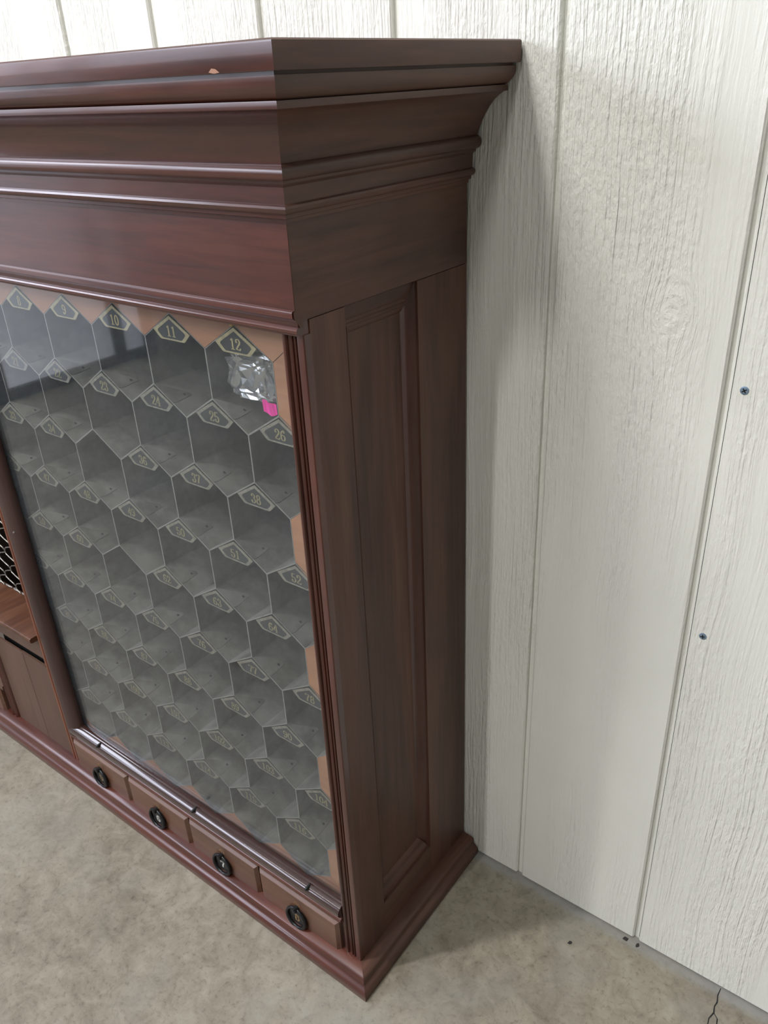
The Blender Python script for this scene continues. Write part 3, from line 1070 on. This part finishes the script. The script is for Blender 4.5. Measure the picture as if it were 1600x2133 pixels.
# black sheet standing in for the shade behind the slot
mb = MB()
mb.box(-0.934, -0.742, 0.022, 0.026, 0.113, 0.3258)
mb.build('slot_back', M_blackhole, CAB)
mb = MB()
dv = [(-0.956, 0.013), (-0.956, -0.001), (-0.953, -0.0032), (-0.950, -0.001), (-0.9485, 0.001), (-0.946, 0.001), (-0.9445, -0.001), (-0.941, -0.003), (-0.9375, -0.001), (-0.9355, 0.002), (-0.9342, 0.006), (-0.9342, 0.013)]
mb.loft([[(x, y, 0.030) for x, y in dv], [(x, y, 0.3258) for x, y in dv]])
mb.build('divider_molding', M_front_z, CAB, 35)
mb = MB()
mb.box(CX0 + 0.001, -0.9565, 0.0035, 0.0130, 0.030, 0.104)
mb.build('drawer_rail', M_dark_x, CAB)
mb = MB()
mb.box(CX0 + 0.001, -0.9565, -0.0050, 0.0130, 0.1045, 0.1140)
mb.build('ledge', M_panel_z, CAB)
mb = MB()
mb.box(CX0 + 0.001, -0.9565, 0.0400, 0.0450, 0.1145, 0.3258)
mb.build('pocket_back', M_dark_x, CAB)
# woven wire grille standing on the shelf
GR = empty('grille')
GR.parent = CAB
GY = 0.063
nw = 17
sp = (CX1 - CX0 - 0.014) / nw
for i in range(nw + 1):
    x = CX1 - 0.0065 - sp * i
    ph = PI * (i % 2)
    pts = []
    z = 0.338
    while z < 0.990:
        t = (z - 0.338) / 0.042 * 2 * PI
        q = math.sin(t + ph)
        q = max(-1, min(1, q * 1.35))
        pts.append((x + q * (sp / 2 - 0.0008), GY + 0.0016 * math.cos(t * 1.0 + ph), z))
        z += 0.042 / 10
    pts = [(min(p[0], CX1 - 0.0065), p[1], p[2]) for p in pts]
    mb = MB()
    mb.tube(pts, 0.0013, 6)
    mb.build('wire', M_wire, GR, 60)
mb = MB()
for i in range(nw):
    x = CX1 - 0.0065 - sp * (i + 0.5)
    mb = MB()
    mb.tube([(x - sp * 0.42, GY, 0.3392), (x - sp * 0.15, GY - 0.001, 0.3398), (x + sp * 0.15, GY - 0.001, 0.3398), (x + sp * 0.42, GY, 0.3392)], [0.0012, 0.0022, 0.0022, 0.0012], 8)
    mb.build('wire_clip', M_wire, GR, 60)

# ================================================================== LOOSE THINGS
# crumpled zip bag in pigeonhole 12
import bmesh
bm = bmesh.new()
bmesh.ops.create_icosphere(bm, subdivisions=4, radius=1.0)
rnd = random.Random(12)
sq = lambda a: math.copysign(abs(a) ** 0.55, a)
for v in bm.verts:
    p = v.co.copy()
    f = noise.voronoi(p * 1.7 + Vector((1.7, 0.3, 2.1)))[0]
    k = 0.80 + 0.42 * (f[1] - f[0]) + 0.025 * rnd.uniform(-1, 1)
    v.co = Vector((sq(p.x) * 0.041 * k, sq(p.y) * 0.017 * k + 0.0012 * rnd.uniform(-1, 1), sq(p.z) * 0.030 * k))
me = bpy.data.meshes.new('bag_film')
bm.to_mesh(me)
bm.free()
me.materials.append(M_bag)
bag = empty('plastic_bag', (-0.1150, 0.046, 0.8960))
tag(bag, 'crumpled clear plastic bag with pink zip strip inside pigeonhole 12', 'bag')
bo = bpy.data.objects.new('bag_film', me)
COL.objects.link(bo)
bo.parent = bag
bo.location = (-0.006, 0.0, 0.0270)
mb = MB()
zs = []
for i in range(7):
    t = i / 6
    wv = 0.0018 * math.sin(t * 9)
    zs.append([(0.0190 + 0.0200 * t, -0.0190 + wv, 0.0100 - 0.003 * t), (0.0210 + 0.0195 * t + 0.002 * math.sin(t * 3), -0.0200 + wv * 0.6, -0.0030 - 0.003 * math.sin(t * 3.1))])
V = [p for a in zs for p in a]
mb.add(V + [(x, y + 0.0008, z) for x, y, z in V],
       [(2 * i, 2 * i + 1, 2 * i + 3, 2 * i + 2) for i in range(6)] + [(14 + 2 * i, 14 + 2 * i + 2, 14 + 2 * i + 3, 14 + 2 * i + 1) for i in range(6)])
mb.build('zip_strip', M_pink, bag, fix=False)

# flakes on the floor by the wall
def flake(x, y, r, rot, label):
    mb = MB()
    n = 7
    ring = [(r * (0.6 + 0.4 * random.random()) * math.cos(2 * PI * k / n) * (1.6 if k % 3 else 1.0), r * (0.5 + 0.4 * random.random()) * math.sin(2 * PI * k / n)) for k in range(n)]
    mb.loft([[(a, b_, 0.0) for a, b_ in ring], [(a * 0.9, b_ * 0.9, 0.0012 + 0.0008 * random.random()) for a, b_ in ring]])
    o = mb.build('paint_flake', M_debris)
    o.location = (x, y, 0.0002)
    o.rotation_euler = (0, 0, rot)
    tag(o, label, 'debris', 'dark flakes on the concrete')


flake(0.3005, 0.2870, 0.0050, 0.2, 'dark flake lying where siding joint meets the concrete')
flake(0.3200, 0.2880, 0.0040, 1.0, 'small dark flake beside the flake at the siding joint')
flake(0.2331, 0.2314, 0.0032, 0.6, 'small dark speck lying out on the bare concrete')
